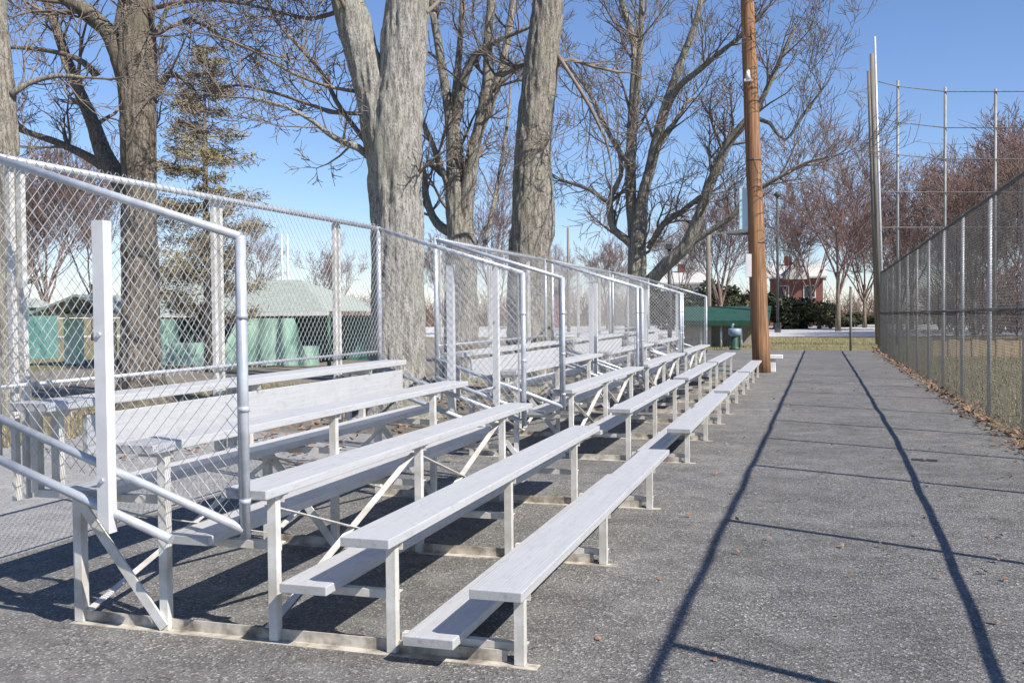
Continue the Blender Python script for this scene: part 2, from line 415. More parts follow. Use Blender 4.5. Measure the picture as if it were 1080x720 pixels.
rnd = random.Random(4)
lf = MB()
def leaf(b, x, y, z, s):
    a = rnd.uniform(0, 6.28); d = Vector((math.cos(a), math.sin(a), rnd.uniform(-.35, .6)))*s; e = Vector((-math.sin(a), math.cos(a), rnd.uniform(-.5, .5)))*s*.4
    p = Vector((x, y, z+abs(d.z)+.004)); q = p+d*.5
    b.quad(p-d*.5, q-e-d*.5, p+d*.6+Vector((0, 0, s*.2)), q+e-d*.5)
for k in range(2400):
    y = 6+36*rnd.random()**1.3; dx = rnd.gauss(0, .12)
    if noise.noise(Vector((y*.9, 3, 0))) < -.25 and rnd.random() < .6: continue
    leaf(lf, 2.36+dx-abs(rnd.gauss(0, .05)), y, .012+rnd.random()*.03, rnd.uniform(.035, .09))
tag(lf.build('fallen_leaves', M['leaf_fallen'], fix=False), 'reddish brown fallen leaves drifted along the foot of the tall fence', 'leaves', kind='stuff')
lf = MB()
for k in range(260): leaf(lf, rnd.uniform(-1.0, 2.2), 4+rnd.random()**1.2*24, .014, rnd.uniform(.02, .05))
for k in range(1300): leaf(lf, rnd.gauss(-6.6, 1.3), rnd.uniform(9, 22), .012, rnd.uniform(.05, .1))
tag(lf.build('scattered_leaves', M['leaf_fallen'], fix=False), 'dry leaves scattered over the asphalt and round the tree bases', 'leaves', kind='stuff')
gr = MB()
def blade(x, y, h):
    a = rnd.uniform(0, 6.28); w = .006+.004*rnd.random(); t = Vector((math.cos(a)*h*.5, math.sin(a)*h*.5, h))
    p = Vector((x, y, 0)); s = Vector((-math.sin(a)*w, math.cos(a)*w, 0)); gr.tri(p-s, p+s, p+t)
for k in range(16000): blade(2.5+rnd.random()**1.5*7, 6+rnd.random()*34, rnd.uniform(.04, .13))
for k in range(9000): blade(-9.3-rnd.random()*5, 8+rnd.random()*12, rnd.uniform(.05, .12))
for k in range(8000): blade(rnd.uniform(-6, 9), 40.9+rnd.random()*18, rnd.uniform(.05, .15))
tag(gr.build('dry_grass', M['dryblade'], fix=False), 'pale winter grass beyond the path and in the ball field', 'grass', kind='stuff')

# ------------------------------------------------------------------ tall fence on the right
fe = empty('chain_link_fence', (2.43, 10, 0)); tag(fe, 'tall chain link fence with dark rails running along the right of the path', 'fence')
fy0, fy1 = 0.2, 39.2
TOPS = [(fy0, 3.36), (6, 3.30), (12, 3.22), (25, 3.09), (fy1, 2.96)]; MIDS = [(fy0, 1.95), (6, 1.73), (12, 1.59), (25, 1.53), (fy1, 1.49)]
def along(tab, y):
    for (a, za), (b_, zb) in zip(tab, tab[1:]):
        if y <= b_: return za+(zb-za)*(y-a)/(b_-a)
    return tab[-1][1]
for tab, r_ in ((TOPS, .023), (MIDS, .024)):
    b = MB(); b.tube([(.004*math.sin(k*1.7), fy0-10+.39*k, along(tab, fy0+.39*k)+.012*noise.noise(Vector((k*.31, r_*99, tab[0][1])))+.006*math.sin(k*.95)) for k in range(101)], r_, 12); b.build('rail', M['fence_rail'], fe)
for y in (.4, 3.25, 6.15, 8.94, 11.2, 13.3, 15.85, 18.6, 21.2, 23.8, 26.4, 29., 31.6, 34.2, 36.8, 39.2):
    z = along(TOPS, y)
    p = MB(); p.tube([(.045, y-10, 0), (.045, y-10, z+.02)], .033, 12); p.tube([(.045, y-10, z+.0205), (.045, y-10, z+.07)], [.036, .012], 12); p.build('fence_post', M['fence_post'], fe)
for (a, za), (b_, zb) in zip(TOPS, TOPS[1:]):
    c = MB(); chain_link(c, (-.042, -10, 0), (0, 1, 0), (0, 0, 1), [(a, .03), (b_, .03), (b_, zb+.02), (a, za+.02)], .052, .0019); c.build('chain_mesh', M['fence_wire'], fe, fix=False)

# ------------------------------------------------------------------ backstop
bs = empty('backstop', (2.65, 40.4, 0)); tag(bs, 'tall ball field backstop of poles and cables at the end of the fence', 'backstop')
def L_(p): return Vector(p)-Vector((2.65, 40.4, 0))
for (y_, pb, ptp, mt, r) in ((40.4, 932, (922.5, 39), 'fence_post', .055), (43.5, 929, (919.5, 57), 'pole_grey', .11), (47.5, 926.5, (916.5, 75), 'pole_grey', .12)):
    xb_ = at(pb, 360, y_).x; tp = at(*ptp, y_)
    p = MB(); p.tube([L_((xb_, y_, 0)), L_(((xb_+tp.x)/2, y_, tp.z*.5)), L_((tp.x, y_, tp.z))], [r*1.1, r, r*.8], 12); p.build('tall_post', M[mt], bs)
yb = 46.
rear = [(at(947, 88, yb).x), at(997, 95, yb).x, at(1050, 96, yb).x, at(1104, 98, yb).x, at(1158, 99, yb).x]
for i, x in enumerate(rear):
    zt = at(947+i*51.5, (85, 92, 94, 96, 97)[i], yb).z
    p = MB(); p.tube([L_((x, yb, 0)), L_((x, yb, zt))], .06, 10); p.build('net_post', M['net_pole'], bs)
for py0, py1 in ((86, 97), (124, 135), (159, 168), (202, 203), (240, 240)):
    a = L_((2.62, 44, at(930, py0, 44).z)); pts = [a]+[L_((x, yb-.07, at(947+i*51.5, py0+(py1-py0)*min(1, (i+1)*.5), yb).z)) for i, x in enumerate(rear)]
    p = MB(); p.tube(pts, .022, 6); p.build('cable', M['fence_rail'], bs)
bw = empty('board_wall', (at(984, 370, 35.5).x, 35.5, 0)); tag(bw, 'low tan board wall at the foot of the backstop, seen through the fence', 'wall')
zt = at(1030, 356, 35.5).z
n = 0
b = MB(); x = 0
while x < 14:
    w = .24; b.box((x, -.02+.012*math.sin(x*9), 0), (x+w-.012, .02+.012*math.sin(x*9), zt+.03*math.sin(x*5.3))); x += w
b.build('board', M['tan_board'], bw)
b = MB(); b.box((-.05, -.07, zt+.035), (14.05, .07, zt+.08)); b.build('cap_rail', M['dark_metal'], bw)
# small gate post
p = empty('gate_post', (1.39, 40.2, 0)); tag(p, 'slim lone grey post at the far end of the path', 'post')
b = MB(); b.tube([(0, 0, 0), (0, 0, 2.45)], .05, 10); b.build('shaft', M['pole_grey'], p); b = MB(); b.tube([(0, 0, 2.45), (0, 0, 2.53)], [.06, .03], 10); b.build('cap', M['fence_post'], p)

# ------------------------------------------------------------------ trees
def sides_for(r, near): return (28 if near else 16) if r > .12 else 10 if r > .05 else 5 if r > .018 else 3
def rotd(d, ang, rnd):
    ax = d.orthogonal().normalized(); ax.rotate(Matrix.Rotation(rnd.uniform(0, 2*math.pi), 3, d))
    e = d.copy(); e.rotate(Matrix.Rotation(ang, 3, ax)); return e
def grow(mb, p, d, Ln, r, lvl, rnd, kids=6, trop=.10, wander=.16, rmin=.006, spread=(28, 60)):
    n = max(3, min(9, int(Ln/.35)+2)); pts = [p.copy()]; rad = [r]; d = d.normalized()
    for i in range(n):
        d = (d+Vector((rnd.gauss(0, wander), rnd.gauss(0, wander), rnd.gauss(0, wander)+trop))).normalized()
        pts.append(pts[-1]+d*(Ln/n)); rad.append(max(rmin*.8, r*(1-.8*(i+1)/n)))
    mb.tube(pts, rad, sides_for(r, False), cap=False)
    if lvl > 0:
        for k in range(kids):
            t = rnd.uniform(.22, .98)*n; i = min(n-1, int(t)); q = pts[i].lerp(pts[i+1], t-i); dd = (pts[i+1]-pts[i]).normalized()
            grow(mb, q, rotd(dd, R(rnd.uniform(*spread)), rnd), Ln*rnd.uniform(.38, .68)*(1.1-.4*t/n), max(rmin, rad[i]*rnd.uniform(.45, .7)), lvl-1, rnd, max(3, kids-1), trop, wander*1.1, rmin, spread)
def smooth_path(P, rad, step):
    """Catmull-Rom through the traced points"""
    out, ro = [], []
    for i in range(len(P)-1):
        p0, p1, p2, p3 = P[max(i-1, 0)], P[i], P[i+1], P[min(i+2, len(P)-1)]
        k = max(2, int((p2-p1).length/step))
        for q in range(k):
            t = q/k
            out.append(.5*((2*p1)+(p2-p0)*t+(2*p0-5*p1+4*p2-p3)*t*t+(3*p1-p0-3*p2+p3)*t**3)); ro.append(rad[i]+(rad[i+1]-rad[i])*t)
    out.append(P[-1]); ro.append(rad[-1]); return out, ro
def traced_tree(name, Y, limbs, bark_m, label, seed, kids=7, lvl=2, twig_m='twig', near=True, klen=2.2, group=None, spread=(28, 60), rmin=.007):
    """limbs: (dy, [(px, py, width_px), ...], twiggy) at distance Y; first limb is the trunk from the ground up"""
    rnd = random.Random(seed)
    base = at(limbs[0][1][0][0], limbs[0][1][0][1], Y); base.z = 0
    root = empty(name, base); tag(root, label, 'tree', group)
    tr, cr = MB(), MB()
    for li, (dy, tracept, tw) in enumerate(limbs):
        P, rad = [], []; n = len(tracept)
        for i, (px, py, w) in enumerate(tracept):
            yy = Y+dy*i/max(1, n-1); q = at(px, py, yy)
            P.append(q-base); rad.append(w/2*(yy*1.02)/F)
        if li == 0 and P[0].z > 0: P.insert(0, Vector((P[0].x, P[0].y, 0))); rad.insert(0, rad[0]*1.25)
        if li == 0: P[0].z = -.1
        rm = max(rad); pts, ro = smooth_path(P, rad, .05 if (near and rm > .14) else .25)
        if li == 0:
            for i, q in enumerate(pts): ro[i] *= 1+.45*math.exp(-max(0, q.z)/.28)
        if rm > .06:
            dd = (pts[-1]-pts[-2]).normalized(); re = ro[-1]
            for kx, kr in ((.35, .9), (.65, .68), (.85, .4)): pts.append(pts[-1]+dd*re*.3); ro.append(re*kr)
        dst = tr if rm > .05 else cr
        dst.tube(pts, ro, sides_for(rm, near) if rm < .14 else ((88 if rm > .25 else 48) if near else 20), cap=True, rough=.10 if rm > .12 else .05 if rm > .05 else 0, seed=seed)
        if tw:
            Lt = sum((pts[i+1]-pts[i]).length for i in range(len(pts)-1)); nk = int(kids*tw)
            for k in range(nk):
                t = rnd.uniform(.15, 1)**.8; i = min(len(pts)-2, int(t*(len(pts)-1))); dd = (pts[i+1]-pts[i]).normalized()
                rr = min(ro[i]*.4, .05)
                grow(cr, pts[i].copy(), rotd(dd, R(rnd.uniform(*spread)), rnd), klen*rnd.uniform(.5, 1.25), max(rr, rmin*1.6), lvl, rnd, rmin=rmin)
            grow(cr, pts[-1].copy(), (pts[-1]-pts[-2]).normalized(), klen*1.2, max(ro[-1]*.9, rmin*1.5), lvl, rnd, rmin=rmin)
    tr.build('trunk', M[bark_m], root, fix=False)
    if cr.v: cr.build('crown', M[twig_m], root, fix=False)
    return root

TG = None
traced_tree('bare_tree', 13.9, [
    (0, [(420, 440, 68), (420, 380, 61), (419, 300, 57), (418, 230, 57), (417, 170, 60), (419, 125, 60), (423, 85, 53), (427, 40, 49), (430, 0, 46), (434, -80, 42), (430, -200, 32), (420, -330, 20)], .7),
    (-.4, [(414, 205, 34), (407, 160, 44), (396, 105, 41), (383, 60, 36), (372, 20, 36), (360, -30, 34), (340, -120, 28), (320, -260, 18)], 1.5),
    (-1.2, [(388, 165, 8), (378, 156, 8), (362, 150, 7), (345, 140, 6), (330, 128, 5), (300, 112, 4), (262, 103, 3)], 1.6),
    (.8, [(386, 150, 7), (372, 132, 6), (355, 108, 6), (340, 78, 5), (318, 52, 5), (296, 28, 4), (280, 0, 4), (262, -30, 3)], 2),
    (1.6, [(384, 120, 5), (352, 118, 5), (320, 108, 4), (290, 98, 4), (250, 90, 3), (225, 98, 2)], 1.6),
    (-1., [(374, 96, 5), (350, 92, 4), (310, 78, 4), (270, 55, 3), (240, 42, 3)], 1.4),
    (.3, [(362, 10, 6), (330, 20, 5), (300, 14, 4), (262, 5, 3)], 1.5),
    (.8, [(449, 14, 6), (462, 2, 5), (480, -20, 4)], .6)],
    'bark_grey', 'broad pale grey forked tree right behind the nearest bleacher', 11, kids=6, klen=1.25)
traced_tree('bare_tree', 14.5, [
    (0, [(151, 440, 56), (149, 380, 48), (148, 300, 43), (147, 230, 41), (147, 170, 40), (146, 100, 44), (145, 60, 44), (144, 0, 38), (144, -100, 32), (150, -260, 20)], .8),
    (-.5, [(140, 100, 30), (130, 68, 26), (118, 40, 21), (100, 18, 18), (78, 4, 17), (48, -12, 15), (20, -45, 11)], 1.6),
    (1.2, [(140, 215, 24), (124, 188, 24), (109, 162, 21), (99, 132, 17), (86, 102, 15), (73, 70, 13), (60, 32, 11), (50, 0, 10), (42, -50, 7)], 2),
    (1.0, [(132, 200, 12), (112, 178, 13), (90, 164, 11), (62, 151, 9), (25, 138, 8), (-20, 120, 6)], 1.3),
    (.6, [(100, 78, 9), (88, 66, 8), (70, 58, 6), (40, 52, 5), (5, 50, 4)], 1.2),
    (0, [(164, 98, 11), (172, 86, 9), (178, 79, 8), (192, 82, 6), (206, 98, 5)], .8),
    (.3, [(158, 45, 7), (168, 28, 6), (176, 10, 5), (196, -20, 5)], 1.),
    (1.2, [(160, 40, 6), (200, 20, 5), (235, 40, 4), (275, 55, 3)], 1.4), (-.8, [(155, 10, 7), (210, 0, 5), (260, 4, 4)], 1.2)],
    'bark_brown', 'brown furrowed tree with a thick limb bending left, behind the near end guard', 23, kids=7, klen=1.5)
traced_tree('bare_tree', 12.5, [
    (0, [(10, 450, 52), (7, 330, 42), (5, 250, 40), (3, 170, 41), (-1, 100, 38), (-7, 20, 32), (-12, -80, 26)], .6),
    (.4, [(12, 100, 9), (30, 88, 7), (60, 80, 6), (90, 82, 4)], 1.2)],
    'bark_mid', 'mottled trunk cut off by the left edge of the picture', 31, kids=6, klen=1.2)
traced_tree('bare_tree', 21., [
    (0, [(486, 420, 40), (486, 300, 34), (486, 252, 31), (483, 225, 26), (480, 185, 20), (477, 135, 17), (470, 95, 10), (462, 45, 9), (455, 0, 8), (450, -60, 6)], 1.6),
    (-.5, [(478, 140, 12), (486, 95, 10), (497, 65, 9), (512, 50, 7), (532, 40, 5), (560, 28, 4)], 1.2),
    (.5, [(479, 110, 9), (484, 60, 7), (488, 0, 6), (490, -70, 5)], 1.4),
    (-.3, [(488, 250, 20), (492, 215, 17), (498, 165, 14), (505, 135, 12), (514, 90, 12), (515, 40, 10), (518, 0, 9), (520, -80, 7)], 1.5),
    (.8, [(502, 150, 9), (515, 115, 9), (528, 78, 9), (537, 32, 8), (541, 0, 7), (548, -60, 5)], 1.5),
    (.6, [(476, 245, 12), (466, 240, 11), (456, 228, 9), (449, 205, 8), (447, 180, 6), (440, 160, 4)], 1.5),
    (-.6, [(476, 205, 9), (466, 178, 7), (456, 152, 6), (447, 132, 5)], 1.5),
    (1.2, [(510, 262, 4), (520, 220, 5), (530, 165, 4), (538, 110, 3)], 1.5)],
    'bark_mid', 'tree splitting into many upright stems between the two thick trunks', 41, kids=6, klen=1.5)
traced_tree('bare_tree', 19., [
    (0, [(556, 420, 50), (558, 300, 44), (559, 262, 44), (562, 235, 46), (562, 205, 42), (563, 150, 38), (570, 80, 36), (579, 0, 33), (586, -100, 28), (590, -240, 18)], .6),
    (.1, [(566, 250, 24), (571, 232, 26), (573, 215, 24), (571, 196, 16)], 0),
    (.8, [(586, 68, 5), (602, 63, 4), (625, 70, 4), (652, 76, 3)], 1.3),
    (-.6, [(588, 58, 5), (605, 84, 4), (622, 112, 4), (638, 145, 3)], 1.2),
    (.4, [(566, 72, 6), (556, 68, 5), (545, 72, 5), (530, 80, 4)], 1.)],
    'bark_mid', 'single straight leaning trunk with a burl, right of the many-stemmed tree', 53, kids=6, klen=1.5)
traced_tree('bare_tree', 28., [
    (0, [(672, 345, 26), (672, 300, 20), (672, 262, 18), (674, 237, 16), (678, 208, 12), (685, 180, 11), (697, 130, 11), (708, 95, 9), (720, 60, 7), (735, 20, 6), (745, -30, 5)], 2.),
    (.5, [(671, 272, 14), (668, 240, 12), (665, 195, 11), (667, 120, 10), (670, 75, 9), (668, 40, 8), (655, 0, 6), (645, -50, 5)], 2),
    (-.8, [(668, 130, 7), (673, 80, 7), (676, 30, 6), (678, -40, 4)], 2),
    (-1., [(702, 115, 8), (715, 92, 7), (735, 76, 6), (760, 55, 5), (785, 35, 4), (812, 5, 3)], 2.2),
    (1., [(694, 155, 6), (710, 132, 5), (722, 112, 4), (728, 104, 4)], 1.5),
    (-.5, [(670, 262, 10), (660, 252, 9), (648, 243, 8), (643, 225, 7), (645, 205, 6), (655, 185, 5), (652, 150, 4)], 1.8),
    (.8, [(643, 215, 5), (628, 204, 4), (612, 196, 4), (590, 190, 3)], 1.6),
    (.8, [(665, 175, 6), (650, 155, 5), (632, 120, 5), (618, 92, 4), (596, 66, 3)], 1.6),
    (-1.5, [(680, 305, 15), (692, 290, 14), (707, 275, 14), (724, 258, 12), (737, 228, 11), (750, 192, 10), (766, 155, 9), (785, 130, 8), (800, 112, 6), (816, 78, 5), (838, 30, 3)], 2.6),
    (-.6, [(684, 262, 6), (700, 236, 7), (718, 224, 6), (738, 208, 5)], 1.5),
    (-1.2, [(715, 268, 6), (745, 246, 6), (770, 230, 6), (790, 206, 5), (808, 195, 5), (834, 180, 4), (852, 171, 3), (872, 166, 3)], 2),
    (-.5, [(792, 124, 5), (812, 130, 4), (828, 148, 3), (848, 120, 3), (866, 96, 2)], 1.6)],
    'bark_mid', 'wide spreading bare tree with a long limb reaching right past the brown pole', 67, kids=7, klen=1.9, rmin=.008)

# distant bare trees
def far_tree(h, seed, lean=0):
    rnd = random.Random(seed); tr, cr = MB(), MB()
    n = rnd.choice((2, 3, 4)); tr.tube([(0, 0, -.1), (0, 0, h*.1), (.05*h*lean, 0, h*.36)], [h*.016, h*.012, h*.009], 10)
    for k in range(n+4):
        a = 6.28*k/(n+4)+rnd.uniform(-.4, .4); d = Vector((math.cos(a)*.36, math.sin(a)*.36, 1))
        grow(cr, Vector((.05*h*lean, 0, h*(.13+.22*rnd.random()))), d, h*rnd.uniform(.6, .78), h*.0062, 3, rnd, 8, .06, .10, .016, (20, 48))
    return tr, cr
protos = []
for i, (h, s) in enumerate(((11, 5), (12, 8), (10, 14))):
    r0 = empty('distant_tree', (0, 0, 0)); tr, cr = far_tree(h, s); tr.build('trunk', M['bark_brown'], r0, fix=False); cr.build('crown', M['twig_far'], r0, fix=False); protos.append((r0, h))
DG = 'bare trees far beyond the field'
spots = [  # px, py of the top, Y, variant, label
    (760, 205, 66, 0, 'reddish bare tree far off just left of the brown pole'),
    (828, 232, 100, 1, 'hazy bare tree standing above the red brick house'),
    (1028, 196, 60, 2, 'dense bare tree just left of the right-hand net post'), (1066, 172, 78, 1, 'tall dense bare tree behind the right end of the fence'),
    (950, 232, 84, 1, 'low bare tree at the foot of the leftmost net post'),
    (1010, 232, 64, 0, 'low bushy bare tree behind the middle of the fence'), (1095, 176, 58, 1, 'bare tree cut by the right edge'),
    (855, 215, 98, 2, 'pale bare tree left of the tall vase-shaped one'),
    (884, 168, 78, 1, 'tall vase-shaped bare tree above the far lot'),
    (912, 215, 92, 0, 'smaller bare tree left of the tall backstop poles'),
    (962, 190, 84, 2, 'bare tree seen just right of the tall backstop poles'),
    (1008, 212, 96, 1, 'reddish bare tree between the two right-hand net posts'),
    (1045, 188, 70, 0, 'bushy bare tree behind the right-hand net post'),
    (1086, 152, 66, 2, 'largest reddish bare tree at the right edge'),
    (716, 252, 90, 2, 'small far tree seen under the long right-reaching limb'),
    (640, 258, 85, 0, 'far bare tree low between the leaning trunk and the spreading tree'),
    (520, 215, 70, 1, 'far bare tree seen between the stems and the leaning trunk'),
    (470, 262, 62, 2, 'far bare tree low behind the many-stemmed tree'),
    (350, 268, 75, 0, 'far bare tree left of the forked pale trunk'),
    (268, 250, 85, 1, 'far bare tree above the right end of the green pavilion'),
    (95, 190, 55, 2, 'bare tree behind the pavilion at the left'),
    (45, 160, 48, 0, 'bare tree behind the pavilion near the left edge'),
    (18, 215, 60, 1, 'small bare tree at the far left beside the mottled trunk'),
    (590, 275, 95, 1, 'far bare tree right of the leaning trunk'), (935, 235, 110, 1, 'far low tree behind the backstop poles')]
rnd = random.Random(77); used = set()
for px, py, Y, k, lab in spots:
    p, h = protos[k]; o = p if k not in used else copy_tree(p); used.add(k)
    q = at(px, py, Y); o.location = (q.x, Y, 0); s = q.z/h/1.02; ws = s*(1.15 if px > 850 else 1.)
    o.scale = (ws, ws, s); o.rotation_euler = (0, 0, rnd.uniform(0, 6.28)); tag(o, lab, 'tree', DG)
# brush under the distant trees, one tangled mass
bb = MB()
for k in range(1500):
    x = rnd.uniform(-75, 70); y = rnd.uniform(112, 125); h = rnd.uniform(1.2, 4.5)
    if k > 900: x = rnd.uniform(9, 50); y = rnd.uniform(62, 80); h = rnd.uniform(2., 4.6)
    for q in range(4): grow(bb, Vector((x, y, 0)), Vector((rnd.uniform(-.6, .6), rnd.uniform(-.6, .6), 1)), h, .03, 1, rnd, 4, .05, .12, .02)
tag(bb.build('brush_thicket', M['twig_far'], fix=False), 'tangled reddish winter brush along the far edge of the lot', 'brush', kind='stuff')

# conifer
def conifer(Y, px, ptop, label):
    rnd = random.Random(9); top = at(px, ptop, Y); h = top.z
    root = empty('conifer_tree', (top.x, Y, 0)); tag(root, label, 'tree')
    tr = MB(); tr.tube([(0, 0, -.1), (0, 0, h*.5), (.03, 0, h)], [.14, .08, .02], 10); tr.build('trunk', M['bark_brown'], root, fix=False)
    cr = MB(); z = 1.6
    while z < h-.15:
        f = 1-z/h; Lb = min(1.75, .22+2.5*f**.75)
        for k in range(5):
            if rnd.random() < .12: continue
            a = rnd.uniform(0, 6.28); l = Lb*rnd.uniform(.6, 1.1); d = Vector((math.cos(a), math.sin(a), -.12)); p = Vector((0, 0, z+rnd.uniform(-.12, .12))); pts = [p]
            for i in range(6):
                pts.append(pts[-1]+d*l/6); d = (d+Vector((rnd.gauss(0, .06), rnd.gauss(0, .06), .08))).normalized()
            cr.tube(pts, [.022, .02, .017, .014, .011, .008, .005], 4, cap=False)
            for q in range(int(170*l)):
                t = (.2+.8*rnd.random()**.75)*6; i = min(5, int(t)); c = pts[i].lerp(pts[i+1], t-i)+Vector((rnd.gauss(0, .13), rnd.gauss(0, .13), rnd.gauss(-.03, .085)-.02))*(.5+.5*l)
                e = Vector((rnd.gauss(0, 1), rnd.gauss(0, 1), rnd.gauss(.25, .5))).normalized()*rnd.uniform(.05, .11); s = e.orthogonal().normalized()*.014
                cr.quad(c-e-s*.3, c-e+s*.3, c+e+s, c+e-s)
        z += rnd.uniform(.24, .38)
    cr.build('crown', M['needle'], root, fix=False)
conifer(24, 214, 42, 'thin conifer with tan green tiers behind the near fence')

# evergreen hedge: separate shrubs
def shrub_mesh(seed, n, mt, name, slim=1.):
    rnd = random.Random(seed); r0 = empty(name, (0, 0, 0)); b = MB(); st = MB(); st.tube([(0, 0, -.05), (.02, 0, .9)], [.06, .03], 6)
    blobs = [(Vector((rnd.uniform(-.35, .35)*slim, rnd.uniform(-.35, .35)*slim, rnd.uniform(.22, .86))), rnd.uniform(.16, .32)) for k in range(12)]
    for k in range(n):
        c, r = rnd.choice(blobs); d = Vector((rnd.gauss(0, 1), rnd.gauss(0, 1), rnd.gauss(0, 1))).normalized(); p = c+d*r*rnd.uniform(.6, 1.08); p.z = max(.02, p.z)
        e = Vector((rnd.gauss(0, 1), rnd.gauss(0, 1), rnd.gauss(.4, 1))).normalized()*rnd.uniform(.03, .06); s = e.cross(d).normalized()*.025 if e.cross(d).length > .01 else Vector((.02, 0, 0))
        b.quad(p-e-s, p-e+s, p+e+s*.5, p+e-s*.5)
    st.build('stem', M['bark_brown'], r0); b.build('foliage', M[mt], r0, fix=False); return r0
sh = [shrub_mesh(3, 2400, 'leaf_dark', 'evergreen_shrub'), shrub_mesh(6, 2400, 'leaf_olive', 'evergreen_shrub')]
SG = 'evergreen shrubs along the far lot'
us = set()
for k, (px, pt_, Y, v, w, lab) in enumerate((
    (700, 292, 88, 0, 4.2, 'dark shrub low behind the second bleacher fence'), (738, 284, 86, 0, 4.6, 'tall dark shrub left of the dugout roof'), (764, 290, 86, 0, 4.2, 'dark shrub behind the dugout roof'), (786, 296, 87, 1, 4., 'olive shrub touching the left of the brown pole'),
    (818, 300, 88, 0, 4., 'dark shrub touching the right of the brown pole'), (834, 310, 88, 0, 3.6, 'dark shrub under the red brick house'), (850, 306, 90, 0, 3.8, 'dark shrub beside the small bare trunk'),
    (864, 313, 88, 1, 3.2, 'olive rounded shrub near the right end of the hedge'), (876, 310, 89, 1, 2.6, 'yellowish narrow shrub ending the hedge'), (890, 326, 96, 0, 3.4, 'low dark shrub right of the hedge'), (912, 328, 98, 0, 4.2, 'low dark shrub left of the backstop poles'))):
    o = sh[v] if v not in us else copy_tree(sh[v]); us.add(v); q = at(px, pt_, Y); o.location = (q.x, Y, 0); o.scale = (w, w, max(.6, q.z*.76)); o.rotation_euler = (0, 0, k*1.7); tag(o, lab, 'shrub', SG)

# ------------------------------------------------------------------ utility pole and things by it
px0, py0 = -1.26, 25.95
up_ = empty('utility_pole', (px0, py0, 0)); tag(up_, 'orange brown wooden utility pole standing at the far end of the bleachers', 'pole')
tb = at(787, -30, py0)
b = MB(); b.tube([Vector((0, 0, -.1)).lerp(Vector((tb.x-px0, 0, tb.z)), k/14) for k in range(15)], [.232-.07*k/14 for k in range(15)], 24, rough=.02, seed=3); b.build('shaft', M['pole'], up_, fix=False)
q = at(787, 86, py0)-Vector((px0, py0, 0))
b = MB(); b.box((q.x-.03, -.30, q.z-.06), (q.x+.16, -.20, q.z)); b.tube([(q.x+.06, -.25, q.z), (q.x+.06, -.25, q.z+.22)], [.07, .04], 10); b.build('insulator', M['white_paint'], up_)
for zz_ in (3.3, 5.4): 
    r_ = .228-.07*zz_/10; b = MB(); xx = (tb.x-px0)*zz_/tb.z; b.tube([(xx, 0, zz_), (xx, 0, zz_+.05)], r_+.006, 24); b.build('band', M['dark_metal'], up_)
# pale blue panel, on the left of the pole
a, c = at(779.5, 199, 25.9), at(789.5, 242, 25.9)
pn = empty('hanging_panel', (a.x, 25.9, c.z)); tag(pn, 'narrow pale blue panel fixed high on the left of the brown pole', 'panel')
b = MB(); b.box((0, -.03, 0), (c.x-a.x, .03, a.z-c.z), bev=.012); b.build('board', M['cyan_panel'], pn)
b = MB(); b.box((-.30, -.025, -.14), (c.x-a.x+.12, .025, -.08)); b.build('bracket', M['dark_metal'], pn)
a, c = at(786.5, 268, 25.8), at(790.5, 292, 25.8)
b = MB(); b.box((0, -.03, 0), (c.x-a.x+.05, .03, a.z-c.z), bev=.008)
pn2 = b.build('sign_strip', M['white_paint']); pn2.location = (a.x, 25.8, c.z); tag(pn2, 'small white strip fixed to the left side of the brown pole', 'sign')
# white bench by the pole
a = ground(813, 392)
bn = empty('low_bench', (a.x, a.y, 0)); tag(bn, 'low white bench end standing right behind the brown pole', 'bench')
z1 = at(815, 374, a.y).z
b = MB(); b.box((-.35, -.14, z1-.1), (.30, .14, z1), bev=.01); b.build('seat', M['white_paint'], bn)
for xx in (-.28, -.02): b = MB(); b.box((xx, -.10, 0), (xx+.14, .10, z1-.1), bev=.008); b.build('leg', M['white_paint'], bn)

# dugout
Yd = 44.
a = at(716, 339, Yd); c = at(806, 339, Yd)
dg = empty('dugout', (a.x, Yd, 0)); tag(dg, 'dugout with a dark green sloping roof left of the brown pole', 'dugout'); w = c.x-a.x
ze, zr = at(760, 338, Yd).z, at(760, 323, Yd+2.5).z
b = MB(); b.prism([(-.2, -.3, ze), (-.2, 2.6, zr), (-.2, 2.6, zr-.12), (-.2, -.3, ze-.22)], (w+.4, 0, 0)); b.build('roof', M['green_roof'], dg)
b = MB(); b.box((0, 2.2, 0), (w, 2.4, zr-.18)); b.build('back_wall', M['tan_wall'], dg)
b = MB(); b.box((.05, .1, 0), (1.4, .25, ze-.25)); b.build('front_wall', M['tan_wall'], dg)
for k in range(5): b = MB(); b.tube([(.1+k*(w-.2)/4, 0, 0), (.1+k*(w-.2)/4, 0, ze-.2)], .05, 8); b.build('post', M['steel_light'], dg)
# fountain in front of it
a = ground(775, 369)
wf = empty('drinking_fountain', (a.x, a.y, 0)); tag(wf, 'narrow blue grey and dark green fountain in front of the dugout', 'fountain')
b = MB(); b.tube([(0, 0, 0), (0, 0, .1), (0, 0, .12), (0, 0, .55)], [.22, .22, .15, .14], 12); b.build('pedestal', M['fountain_green'], wf)
b = MB(); b.tube([(0, 0, .55), (0, 0, .65), (0, 0, .85), (0, 0, .88)], [.15, .26, .27, .2], 14); b.build('basin', M['fountain_blue'], wf)
b = MB(); b.tube([(-.1, 0, .86), (-.1, 0, 1.0), (-.04, 0, 1.07)], [.05, .05, .045], 8); b.build('spout', M['fountain_blue'], wf)

